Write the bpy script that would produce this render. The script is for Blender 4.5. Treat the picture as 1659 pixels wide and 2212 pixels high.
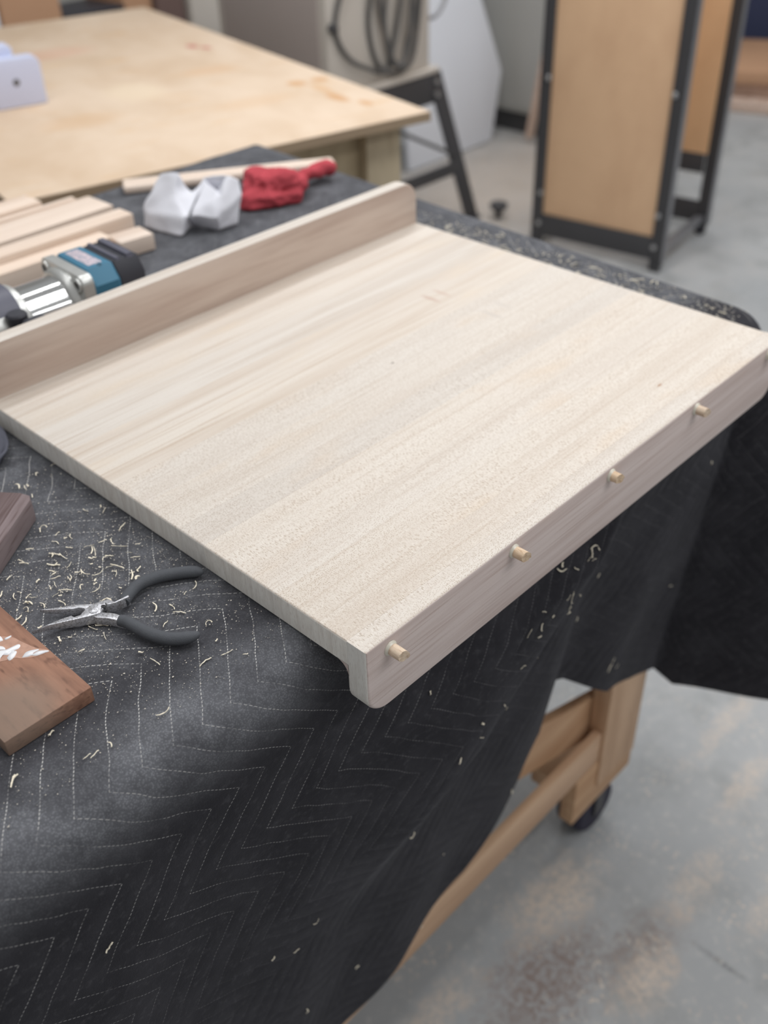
import bpy, bmesh, math, random
import numpy as np
from mathutils import Vector, Matrix, noise

for o in list(bpy.data.objects):
    bpy.data.objects.remove(o)
scn = bpy.context.scene
COL = scn.collection
random.seed(7)

# ------------------------------------------------------------------ camera
# world: board's front lip runs along X, its depth along Y, floor at z = 0
cam_d = bpy.data.cameras.new('camera')
cam = bpy.data.objects.new('camera', cam_d)
COL.objects.link(cam)
RIGHT = (0.6879209, -0.7252913, -0.0267843)
UP = (0.4501363, 0.3974128, 0.7996501)
BACK = (-0.5693349, -0.5621526, 0.5998685)
M = Matrix(((RIGHT[0], UP[0], BACK[0], -0.3238808),
            (RIGHT[1], UP[1], BACK[1], -0.3412238),
            (RIGHT[2], UP[2], BACK[2], 1.3695591),
            (0, 0, 0, 1)))
cam.matrix_world = M
cam_d.sensor_fit = 'HORIZONTAL'
cam_d.sensor_width = 36.0
cam_d.lens = 2146.683 / 1659.0 * 36.0
cam_d.clip_start = 0.01
cam_d.dof.use_dof = True
cam_d.dof.focus_distance = 0.70
cam_d.dof.aperture_fstop = 6.2
scn.camera = cam

# ------------------------------------------------------------------ light
world = bpy.data.worlds.new('world')
scn.world = world
world.use_nodes = True
bg = world.node_tree.nodes['Background']
bg.inputs[0].default_value = (0.96, 0.98, 1.0, 1)
bg.inputs[1].default_value = 0.33


def strip_light(loc, sx, sy, power, col=(0.98, 0.985, 1.0), rz=0.0):
    l = bpy.data.lights.new('ceiling_or_fill_strip', 'AREA')
    l.shape = 'RECTANGLE'
    l.size = sx
    l.size_y = sy
    l.energy = power
    l.color = col
    o = bpy.data.objects.new('ceiling_or_fill_strip', l)
    o.location = loc
    o.rotation_euler = (0, 0, rz)
    COL.objects.link(o)
    return o


strip_light((1.4, -0.25, 2.9), 2.4, 0.22, 22)
strip_light((1.0, 1.3, 2.9), 2.4, 0.22, 21)
strip_light((-0.6, 0.9, 2.9), 2.4, 0.22, 10)
strip_light((3.2, 2.2, 2.9), 2.4, 0.22, 24)
strip_light((3.2, 0.6, 2.9), 2.4, 0.22, 20)  # added fill strip, brightens the white sheet and the far right
strip_light((1.0, -1.9, 2.9), 2.4, 0.22, 30)  # added fill strip behind the camera, lifts the lip's front face

scn.view_settings.view_transform = 'Standard'
scn.view_settings.look = 'None'
scn.view_settings.gamma = 1.0
scn.view_settings.use_curve_mapping = False
scn.view_settings.exposure = 0.0


# ------------------------------------------------------------------ helpers
def srgb(r, g, b):
    f = lambda c: (c / 255 / 12.92) if c / 255 <= 0.04045 else ((c / 255 + 0.055) / 1.055) ** 2.4
    return (f(r), f(g), f(b), 1.0)


class NT:
    """small node helper"""
    def __init__(self, name):
        self.m = bpy.data.materials.new(name)
        self.m.use_nodes = True
        self.t = self.m.node_tree
        self.b = self.t.nodes['Principled BSDF']
        self._co = {}

    def n(self, typ):
        return self.t.nodes.new(typ)

    def link(self, a, b):
        self.t.links.new(a, b)

    def setin(self, sock, v):
        if isinstance(v, bpy.types.NodeSocket):
            self.link(v, sock)
        else:
            sock.default_value = v

    def co(self, which='Object'):
        if which not in self._co:
            tc = self.n('ShaderNodeTexCoord')
            for k in ('Object', 'UV', 'Generated'):
                self._co[k] = tc.outputs[k]
        return self._co[which]

    def math(self, op, a, b=0.0, c=0.0, clamp=False):
        x = self.n('ShaderNodeMath')
        x.operation = op
        x.use_clamp = clamp
        self.setin(x.inputs[0], a)
        self.setin(x.inputs[1], b)
        self.setin(x.inputs[2], c)
        return x.outputs[0]

    def vadd(self, a, b):
        x = self.n('ShaderNodeVectorMath')
        x.operation = 'ADD'
        self.setin(x.inputs[0], a)
        self.setin(x.inputs[1], b)
        return x.outputs[0]

    def mapped(self, vec, scale, loc=(0, 0, 0), rot=(0, 0, 0)):
        x = self.n('ShaderNodeMapping')
        self.link(vec, x.inputs['Vector'])
        x.inputs['Scale'].default_value = scale
        x.inputs['Location'].default_value = loc
        x.inputs['Rotation'].default_value = rot
        return x.outputs[0]

    def noise(self, vec, scale=1.0, detail=2.0, rough=0.5, dist=0.0):
        x = self.n('ShaderNodeTexNoise')
        self.link(vec, x.inputs['Vector'])
        x.inputs['Scale'].default_value = scale
        x.inputs['Detail'].default_value = detail
        x.inputs['Roughness'].default_value = rough
        x.inputs['Distortion'].default_value = dist
        return x.outputs[0]

    def voro(self, vec, scale=1.0, rnd=1.0, out='Distance'):
        x = self.n('ShaderNodeTexVoronoi')
        self.link(vec, x.inputs['Vector'])
        x.inputs['Scale'].default_value = scale
        x.inputs['Randomness'].default_value = rnd
        return x.outputs[out]

    def smooth(self, v, a, b, lo=0.0, hi=1.0):
        x = self.n('ShaderNodeMapRange')
        x.interpolation_type = 'SMOOTHSTEP'
        self.setin(x.inputs[0], v)
        x.inputs[1].default_value = a
        x.inputs[2].default_value = b
        x.inputs[3].default_value = lo
        x.inputs[4].default_value = hi
        return x.outputs[0]

    def mix(self, f, a, b, mode='MIX'):
        x = self.n('ShaderNodeMix')
        x.data_type = 'RGBA'
        x.blend_type = mode
        self.setin(x.inputs[0], f)
        self.setin(x.inputs[6], a)
        self.setin(x.inputs[7], b)
        return x.outputs[2]

    def xyz(self, vec):
        x = self.n('ShaderNodeSeparateXYZ')
        self.link(vec, x.inputs[0])
        return x.outputs

    def rand(self):
        return self.n('ShaderNodeObjectInfo').outputs['Random']

    def bump(self, h, strength=0.3, dist=0.001):
        x = self.n('ShaderNodeBump')
        x.inputs['Strength'].default_value = strength
        x.inputs['Distance'].default_value = dist
        self.link(h, x.inputs['Height'])
        self.link(x.outputs[0], self.b.inputs['Normal'])

    def out(self, col, rough=0.5, metal=0.0, spec=0.5):
        self.setin(self.b.inputs['Base Color'], col)
        self.setin(self.b.inputs['Roughness'], rough)
        self.setin(self.b.inputs['Metallic'], metal)
        self.b.inputs['Specular IOR Level'].default_value = spec
        return self.m


def plain(name, col, rough=0.5, metal=0.0, spec=0.5, var=0.10, scale=30.0, bump=0.0):
    t = NT(name)
    f = t.noise(t.co(), scale, 3.0)
    dark = tuple(c * (1 - var) for c in col[:3]) + (1,)
    lite = tuple(min(1, c * (1 + var)) for c in col[:3]) + (1,)
    if bump:
        t.bump(t.noise(t.co(), scale * 6, 2.0), bump, 0.001)
    return t.out(t.mix(f, dark, lite), rough, metal, spec)


def wood(name, base, dark, fleck=0.0, fine=0.25, streak=0.5, rough=0.6, tint=0.035, gscale=(2.2, 55, 55),
         flag=None, vary=True, spots=()):
    """timber: grain runs along local X; flecks are the ray figure of maple"""
    t = NT(name)
    oc = t.co()
    if vary:
        off = t.n('ShaderNodeCombineXYZ')
        r = t.rand()
        t.link(t.math('MULTIPLY', r, 37.0), off.inputs[0])
        t.link(t.math('MULTIPLY', r, 11.0), off.inputs[1])
        t.link(t.math('MULTIPLY', r, 5.0), off.inputs[2])
        vec = t.vadd(oc, off.outputs[0])
    else:
        vec = oc
    broad = t.noise(t.mapped(vec, gscale), 1.0, 4.0, 0.6, 0.3)
    fin = t.noise(t.mapped(vec, (gscale[0] * 3, gscale[1] * 7, gscale[2] * 7)), 1.0, 2.0)
    col = t.mix(t.smooth(broad, 0.35, 0.72, 0, streak), base, dark)
    col = t.mix(t.smooth(fin, 0.52, 0.72, 0, fine), col, dark)
    if flag:
        blot = t.noise(t.mapped(vec, (7, 20, 20)), 1.0, 3.0)
        col = t.mix(t.smooth(blot, 0.56, 0.75, 0, 0.55), col, flag)
    if fleck:
        mask = t.smooth(t.noise(t.mapped(vec, (3.0, 32, 32)), 1.0, 2.0), 0.40, 0.60)
        # small round pores of the figure
        d1 = t.voro(t.mapped(vec, (720, 900, 900)), 1.0)
        dots = t.math('MULTIPLY', t.smooth(d1, 0.24, 0.42, 1, 0), t.math('SUBTRACT', 1.0, t.math('MULTIPLY', mask, 0.75)))
        # ray flecks: short dashes across the grain
        d2 = t.voro(t.mapped(vec, (880, 270, 270)), 1.0)
        dash = t.math('MULTIPLY', t.smooth(d2, 0.22, 0.40, 1, 0), mask)
        fl = t.math('MAXIMUM', dots, dash)
        fcol = tuple(c * k for c, k in zip(dark[:3], (0.66, 0.58, 0.49))) + (1,)
        col = t.mix(t.math('MULTIPLY', fl, fleck), col, fcol)
        lite = t.voro(t.mapped(vec, (760, 230, 230), (3, 3, 3)), 1.0)
        col = t.mix(t.math('MULTIPLY', t.math('MULTIPLY', t.smooth(lite, 0.2, 0.45, 1, 0), mask), fleck * 0.5), col, srgb(246, 240, 230))
    # per piece tint
    if vary and tint:
        hs = t.n('ShaderNodeHueSaturation')
        t.link(col, hs.inputs['Color'])
        rr = t.rand()
        t.link(t.math('ADD', 1.0 - tint, t.math('MULTIPLY', rr, 2 * tint)), hs.inputs['Value'])
        r2 = t.math('FRACT', t.math('MULTIPLY', rr, 7.31))
        t.link(t.math('ADD', 0.90, t.math('MULTIPLY', r2, 0.22)), hs.inputs['Saturation'])
        col = hs.outputs[0]
    for (sx, sy, lx, ly, scol, amt) in spots:
        q = t.mapped(oc, (1 / lx, 1 / ly, 0), (-sx / lx, -sy / ly, 0))
        ln = t.n('ShaderNodeVectorMath')
        ln.operation = 'LENGTH'
        t.link(q, ln.inputs[0])
        col = t.mix(t.smooth(ln.outputs['Value'], 0.35, 1.0, amt, 0.0), col, scol)
    t.bump(fin, 0.12, 0.0004)
    return t.out(col, rough, 0.0, 0.35)


def link(o, parent=None):
    COL.objects.link(o)
    if parent is not None:
        o.parent = parent
    return o


def mesh_obj(name, me, mat, parent=None):
    o = bpy.data.objects.new(name, me)
    if mat is not None and not me.materials:
        me.materials.append(mat)
    return link(o, parent)


def obj(name, bm, mat, parent=None, smooth=35):
    bmesh.ops.recalc_face_normals(bm, faces=bm.faces[:])
    me = bpy.data.meshes.new(name)
    if smooth:
        for f in bm.faces:
            f.smooth = True
        lim = math.radians(smooth)
        for e in bm.edges:
            if len(e.link_faces) == 2:
                e.smooth = e.calc_face_angle(0.0) < lim
    bm.to_mesh(me)
    bm.free()
    return mesh_obj(name, me, mat, parent)


def face_mats(o, end=None, top=None):
    """end grain on the faces across the grain, another cut of timber on the upward face"""
    for m_, test in ((end, lambda n: abs(n.x) > 0.8), (top, lambda n: n.z > 0.7)):
        if m_ is None:
            continue
        o.data.materials.append(m_)
        k_ = len(o.data.materials) - 1
        for p_ in o.data.polygons:
            if test(p_.normal):
                p_.material_index = k_


def tag(o, label, cat, group=None):
    o['label'] = label
    o['category'] = cat
    if group:
        o['group'] = group
    return o


def thing(name, label, cat, loc=(0, 0, 0), rotz=0.0, group=None):
    o = bpy.data.objects.new(name, None)
    o.empty_display_size = 0.05
    link(o)
    o.location = loc
    o.rotation_euler = (0, 0, rotz)
    return tag(o, label, cat, group)


def structure(o):
    o['kind'] = 'structure'
    return o


def B():
    return bmesh.new()


def box(bm, x0, x1, y0, y1, z0, z1, bev=0.0, seg=2):
    r = bmesh.ops.create_cube(bm, size=1.0)
    vs = r['verts']
    for v in vs:
        v.co = Vector(((x0 + x1) / 2 + v.co.x * (x1 - x0), (y0 + y1) / 2 + v.co.y * (y1 - y0), (z0 + z1) / 2 + v.co.z * (z1 - z0)))
    if bev:
        es = list({e for v in vs for e in v.link_edges})
        bmesh.ops.bevel(bm, geom=es, offset=bev, segments=seg, profile=0.5, affect='EDGES')
    return bm


def prism(bm, pts, axis, a0, a1, bev=0.0, seg=2, nb=2):
    """extrude a polygon; axis 'z': pts are (x,y); 'y': (x,z); 'x': (y,z)"""
    def mk(p, a):
        return {'z': (p[0], p[1], a), 'y': (p[0], a, p[1]), 'x': (a, p[0], p[1])}[axis]
    lo = [bm.verts.new(mk(p, a0)) for p in pts]
    hi = [bm.verts.new(mk(p, a1)) for p in pts]
    n = len(pts)
    fs = [bm.faces.new(lo), bm.faces.new(hi[::-1])]
    for i in range(n):
        fs.append(bm.faces.new((lo[i], lo[(i + 1) % n], hi[(i + 1) % n], hi[i])))
    bmesh.ops.recalc_face_normals(bm, faces=fs)
    if bev:
        es = list({e for f in fs[:nb] for e in f.edges})
        bmesh.ops.bevel(bm, geom=es, offset=bev, segments=seg, profile=0.5, affect='EDGES')
    return bm


def rrect(x0, x1, z0, z1, r, corners='bl br tl tr', seg=8):
    cs = corners.split()
    out = []
    for key, cx, cz, a0 in (('bl', x0 + r, z0 + r, 180), ('br', x1 - r, z0 + r, 270), ('tr', x1 - r, z1 - r, 0), ('tl', x0 + r, z1 - r, 90)):
        if key in cs:
            for i in range(seg + 1):
                a = math.radians(a0 + 90 * i / seg)
                out.append((cx + r * math.cos(a), cz + r * math.sin(a)))
        else:
            out.append({'bl': (x0, z0), 'br': (x1, z0), 'tr': (x1, z1), 'tl': (x0, z1)}[key])
    return out


def tube(bm, pts, rad, seg=12, flat=1.0, cap=True):
    """sweep a circle (flattened in z by `flat`) along a path; rad is a number or a list"""
    pts = [Vector(p) for p in pts]
    n = len(pts)
    rads = rad if isinstance(rad, (list, tuple)) else [rad] * n
    rings = []
    up = Vector((0, 0, 1))
    for i, p in enumerate(pts):
        d = (pts[min(i + 1, n - 1)] - pts[max(i - 1, 0)]).normalized()
        side = d.cross(up)
        if side.length < 1e-3:
            side = d.cross(Vector((0, 1, 0)))
        side.normalize()
        nn = side.cross(d).normalized()
        rings.append([bm.verts.new(p + side * (math.cos(a) * rads[i]) + nn * (math.sin(a) * rads[i] * flat))
                      for a in [2 * math.pi * k / seg for k in range(seg)]])
    for i in range(n - 1):
        for k in range(seg):
            bm.faces.new((rings[i][k], rings[i][(k + 1) % seg], rings[i + 1][(k + 1) % seg], rings[i + 1][k]))
    if cap:
        bm.faces.new(rings[0][::-1])
        bm.faces.new(rings[-1])
    return bm


def lathe(bm, prof, axis='x', c=(0, 0, 0), seg=32):
    """revolve (a, r) pairs round an axis through c; a is measured along the axis"""
    rings = []
    for a, r in prof:
        ring = []
        for k in range(seg):
            t = 2 * math.pi * k / seg
            p, q = r * math.cos(t), r * math.sin(t)
            co = {'x': (a, p, q), 'y': (p, a, q), 'z': (p, q, a)}[axis]
            ring.append(bm.verts.new((co[0] + c[0], co[1] + c[1], co[2] + c[2])))
        rings.append(ring)
    for i in range(len(rings) - 1):
        for k in range(seg):
            bm.faces.new((rings[i][k], rings[i][(k + 1) % seg], rings[i + 1][(k + 1) % seg], rings[i + 1][k]))
    if prof[0][1] > 1e-5:
        bm.faces.new(rings[0])
    if prof[-1][1] > 1e-5:
        bm.faces.new(rings[-1])
    return bm


def smooth_path(pts, n=8):
    """Catmull-Rom through the points"""
    P = [Vector(p) for p in pts]
    P = [P[0] * 2 - P[1]] + P + [P[-1] * 2 - P[-2]]
    out = []
    for i in range(1, len(P) - 2):
        for k in range(n):
            t = k / n
            a, b, c, d = P[i - 1], P[i], P[i + 1], P[i + 2]
            out.append(0.5 * ((2 * b) + (c - a) * t + (2 * a - 5 * b + 4 * c - d) * t * t + (3 * b - a - 3 * c + d) * t ** 3))
    out.append(P[-2])
    return out


# ------------------------------------------------------------------ materials
MAPLE_L, MAPLE_D = srgb(222, 213, 202), srgb(202, 187, 172)
SPOTS = [(0.4396, 0.3297, 0.0045, 0.018, srgb(196, 168, 152), 0.75), (0.4585, 0.3300, 0.004, 0.018, srgb(200, 174, 158), 0.65),
         (0.4523, 0.2540, 0.0045, 0.020, srgb(204, 194, 184), 0.8), (0.4781, 0.2600, 0.0045, 0.020, srgb(206, 196, 186), 0.7),
         (0.3047, 0.2607, 0.0028, 0.0016, srgb(110, 88, 74), 0.9), (0.436, 0.0414, 0.0050, 0.0016, srgb(170, 130, 100), 0.9)]
m_fleck = wood('maple_figured', MAPLE_L, MAPLE_D, fleck=0.66, fine=0.50, streak=0.45, flag=srgb(217, 198, 177), spots=SPOTS)
m_straight = wood('maple_straight', MAPLE_L, srgb(196, 178, 160), fleck=0.12, fine=0.65, streak=0.55, flag=srgb(220, 204, 184), spots=SPOTS)
m_lip = wood('maple_rosy', srgb(214, 199, 193), srgb(188, 168, 160), fleck=0.06, fine=0.85, streak=0.8, flag=srgb(196, 170, 154), vary=False, gscale=(3.2, 40, 75))
m_fence = wood('maple_fence', srgb(208, 190, 176), srgb(176, 152, 138), fleck=0.0, fine=0.3, streak=0.8, vary=False, gscale=(3.0, 40, 45))
m_end = wood('maple_end_grain', srgb(236, 232, 224), srgb(200, 190, 180), fine=0.5, streak=0.5, vary=True, gscale=(40, 170, 26), tint=0.05)
m_offcut = wood('maple_offcut', srgb(234, 216, 200), srgb(208, 184, 164), fine=0.2, streak=0.6)
m_dowel = wood('dowel_birch', srgb(226, 204, 178), srgb(178, 144, 112), fine=0.6, streak=0.6, gscale=(300, 30, 300))
m_walnut = wood('brown_hardwood', srgb(164, 122, 100), srgb(112, 80, 66), fine=0.85, streak=0.7, vary=False, gscale=(70, 9, 70), rough=0.75,
                spots=[(-0.02, -0.05, 0.05, 0.045, srgb(140, 122, 108), 0.75)])
m_dusty = wood('dusty_dark_hardwood', srgb(136, 122, 122), srgb(92, 74, 72), fine=0.9, streak=0.8, vary=False, gscale=(6, 60, 30), rough=0.8)
m_ply = wood('plywood_face', srgb(226, 204, 180), srgb(212, 186, 158), fine=0.20, streak=1.0, vary=False, gscale=(5.0, 3.0, 3),
             flag=srgb(218, 182, 140),
             spots=[(-0.121, 0.887, 0.020, 0.035, srgb(190, 96, 92), 0.75), (-0.100, 0.848, 0.018, 0.030, srgb(190, 96, 92), 0.65),
                    (-0.101, 0.377, 0.030, 0.035, srgb(206, 156, 104), 0.75), (-0.043, 0.372, 0.030, 0.030, srgb(206, 156, 104), 0.75),
                    (-0.080, 0.300, 0.020, 0.060, srgb(214, 170, 122), 0.6), (-0.092, 0.215, 0.022, 0.060, srgb(204, 152, 100), 0.8),
                    (-0.068, 0.139, 0.018, 0.035, srgb(206, 156, 104), 0.75), (-0.20, 0.62, 0.10, 0.06, srgb(216, 178, 140), 0.5),
                    (-0.45, 1.05, 0.16, 0.09, srgb(222, 176, 150), 0.5), (-0.42, 0.55, 0.09, 0.12, srgb(234, 214, 186), 0.6),
                    (-0.60, 0.40, 0.12, 0.08, srgb(216, 180, 142), 0.45), (-0.25, 0.30, 0.14, 0.06, srgb(218, 184, 148), 0.45)])
m_plyedge = wood('plywood_edge', srgb(170, 148, 122), srgb(132, 112, 92), fine=0.5, streak=0.6, vary=False, gscale=(3, 3, 300))
m_bench = wood('bench_fir', srgb(208, 174, 142), srgb(172, 134, 104), fine=0.35, streak=0.8, gscale=(2.5, 30, 30), tint=0.05)
m_bench_v = wood('bench_fir_upright', srgb(208, 174, 142), srgb(174, 138, 108), fine=0.35, streak=0.8, gscale=(30, 30, 2.5), tint=0.05)
m_panel = wood('rack_plywood', srgb(234, 192, 150), srgb(216, 172, 132), fine=0.1, streak=0.7, gscale=(6, 2, 3.0), tint=0.03)
m_steel = NT('worn_steel')
_s = m_steel.noise(m_steel.co(), 800, 4.0, 0.7)
_s2 = m_steel.noise(m_steel.co(), 90, 3.0)
m_steel.bump(_s, 0.25, 0.0004)
_c = m_steel.mix(m_steel.smooth(_s, 0.36, 0.56), srgb(146, 144, 144), srgb(206, 206, 210))
_c = m_steel.mix(m_steel.smooth(_s2, 0.58, 0.75, 0, 0.45), _c, srgb(96, 80, 66))
m_steel = m_steel.out(_c, 0.38, 0.55)
m_rubber = plain('grey_rubber_grip', srgb(84, 86, 90), 0.75, 0, 0.25, 0.15, 220, 0.25)
m_blackmet = plain('black_painted_steel', srgb(66, 65, 67), 0.5, 0, 0.5, 0.12, 9)
m_blackplastic = plain('black_plastic', srgb(58, 58, 64), 0.5, 0, 0.4, 0.12, 50)
m_blackgloss = plain('dark_grey_plastic', srgb(92, 92, 104), 0.45, 0, 0.5, 0.1, 60)
m_teal = plain('teal_plastic', srgb(66, 120, 146), 0.45, 0, 0.4, 0.06, 40)
m_alu = plain('cast_aluminium', srgb(206, 206, 202), 0.34, 0.6, 0.5, 0.12, 60)
m_alum = plain('turned_aluminium', srgb(206, 206, 204), 0.13, 0.85, 0.5, 0.05, 60)
m_bolt = plain('zinc_bolt', srgb(200, 200, 200), 0.3, 0.9)
m_glue = plain('white_glue', srgb(238, 238, 240), 0.28, 0, 0.5, 0.03)
m_gluering = plain('dried_glue', srgb(218, 212, 196), 0.25, 0, 0.5, 0.06, 300)
m_paper = plain('white_paper', srgb(226, 226, 232), 0.85, 0, 0.2, 0.05, 18, 0.25)
m_rag = plain('red_cloth', srgb(186, 78, 86), 0.95, 0, 0.1, 0.22, 40, 0.5)
m_darkrag = plain('charcoal_cloth', srgb(92, 93, 102), 0.95, 0, 0.1, 0.15, 60, 0.4)
m_chip = plain('pale_shaving', srgb(240, 230, 208), 0.75, 0, 0.2, 0.12, 300)
m_speck = plain('sawdust', srgb(222, 214, 200), 0.9, 0, 0.1, 0.1, 300)
m_white = plain('white_panel', srgb(240, 243, 250), 0.6, 0, 0.3, 0.03, 3)
m_blue = plain('pale_blue_plastic', srgb(206, 212, 236), 0.45, 0, 0.4, 0.03, 8)
m_beige = plain('beige_enamel', srgb(204, 196, 186), 0.5, 0, 0.4, 0.04, 4)
m_cable = plain('grey_cable', srgb(96, 94, 92), 0.6, 0, 0.3, 0.08, 20)
m_greycab = plain('grey_cabinet', srgb(190, 190, 186), 0.6, 0, 0.3, 0.06, 4)
m_dkbrown = plain('dark_brown_box', srgb(118, 98, 92), 0.8, 0, 0.2, 0.08, 6)
m_brownbox = plain('brown_carton', srgb(190, 150, 120), 0.9, 0, 0.1, 0.08, 6)
m_chrome = plain('galvanised_steel', srgb(150, 150, 154), 0.4, 0.6, 0.5, 0.08, 10)
m_tyre = plain('dark_blue_caster_tyre', srgb(48, 46, 62), 0.6, 0, 0.3, 0.1, 30)
m_wall = plain('painted_wall', srgb(190, 188, 182), 0.9, 0, 0.2, 0.05, 3)
m_nav = plain('navy_box', srgb(70, 76, 104), 0.7, 0, 0.2, 0.06, 5)
m_scrap = wood('scrap_lumber', srgb(220, 196, 180), srgb(180, 146, 124), fine=0.2, streak=0.6)


def make_floor_mat():
    t = NT('dusty_concrete')
    v = t.co()
    big = t.noise(v, 0.9, 4.0, 0.6)
    med = t.noise(v, 7.0, 5.0, 0.62)
    fine = t.noise(v, 60, 4.0, 0.6)
    col = t.mix(t.smooth(big, 0.3, 0.7), srgb(160, 163, 165), srgb(182, 182, 181))
    col = t.mix(t.smooth(med, 0.45, 0.72, 0, 0.55), col, srgb(134, 136, 135))
    col = t.mix(t.smooth(fine, 0.5, 0.75, 0, 0.35), col, srgb(206, 204, 198))

    ragged = t.math('SUBTRACT', t.noise(v, 34, 5.0, 0.72), 0.5)
    grain = t.smooth(t.noise(v, 95, 4.0, 0.7), 0.36, 0.60, 0.25, 1.0)

    def spot(sx, sy, lx, ly, scol, amt, wob=0.55, rz=0.0):
        q = t.mapped(v, (1, 1, 1), (-sx, -sy, 0))
        q = t.mapped(q, (1 / lx, 1 / ly, 0), (0, 0, 0), (0, 0, -rz))
        ln = t.n('ShaderNodeVectorMath')
        ln.operation = 'LENGTH'
        t.link(q, ln.inputs[0])
        d = t.math('ADD', ln.outputs['Value'], t.math('MULTIPLY', ragged, wob * 5))
        return t.math('MULTIPLY', t.smooth(d, 0.2, 1.25, amt, 0.0), grain), scol
    # stains and trodden sawdust
    dust = srgb(208, 194, 180)
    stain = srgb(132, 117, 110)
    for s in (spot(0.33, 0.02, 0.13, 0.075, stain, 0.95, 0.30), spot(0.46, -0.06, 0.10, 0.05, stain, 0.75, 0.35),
              spot(0.445, 0.082, 0.10, 0.055, dust, 0.95, 0.42), spot(0.43, -0.085, 0.07, 0.04, dust, 0.9, 0.45),
              spot(0.83, -0.03, 0.10, 0.025, dust, 0.7, 0.6), spot(0.93, 0.06, 0.14, 0.02, dust, 0.6, 0.6),
              spot(0.60, -0.06, 0.10, 0.03, dust, 0.6, 0.7), spot(0.20, 0.10, 0.09, 0.03, dust, 0.7, 0.5),
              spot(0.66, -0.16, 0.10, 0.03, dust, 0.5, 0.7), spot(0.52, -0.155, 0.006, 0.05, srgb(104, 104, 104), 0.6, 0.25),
              spot(2.9, 2.1, 1.1, 0.55, srgb(196, 176, 156), 0.75, 0.3)):
        col = t.mix(s[0], col, s[1])
    flk = t.noise(v, 120.0, 3.0, 0.6)
    fm = t.smooth(t.noise(v, 9.0, 4.0, 0.65), 0.48, 0.66)
    col = t.mix(t.math('MULTIPLY', t.smooth(flk, 0.56, 0.64, 0, 1), t.math('MULTIPLY', fm, 0.6)), col, srgb(226, 208, 188))
    t.bump(fine, 0.15, 0.002)
    return t.out(col, 0.55, 0, 0.4)


m_floor = make_floor_mat()


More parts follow.
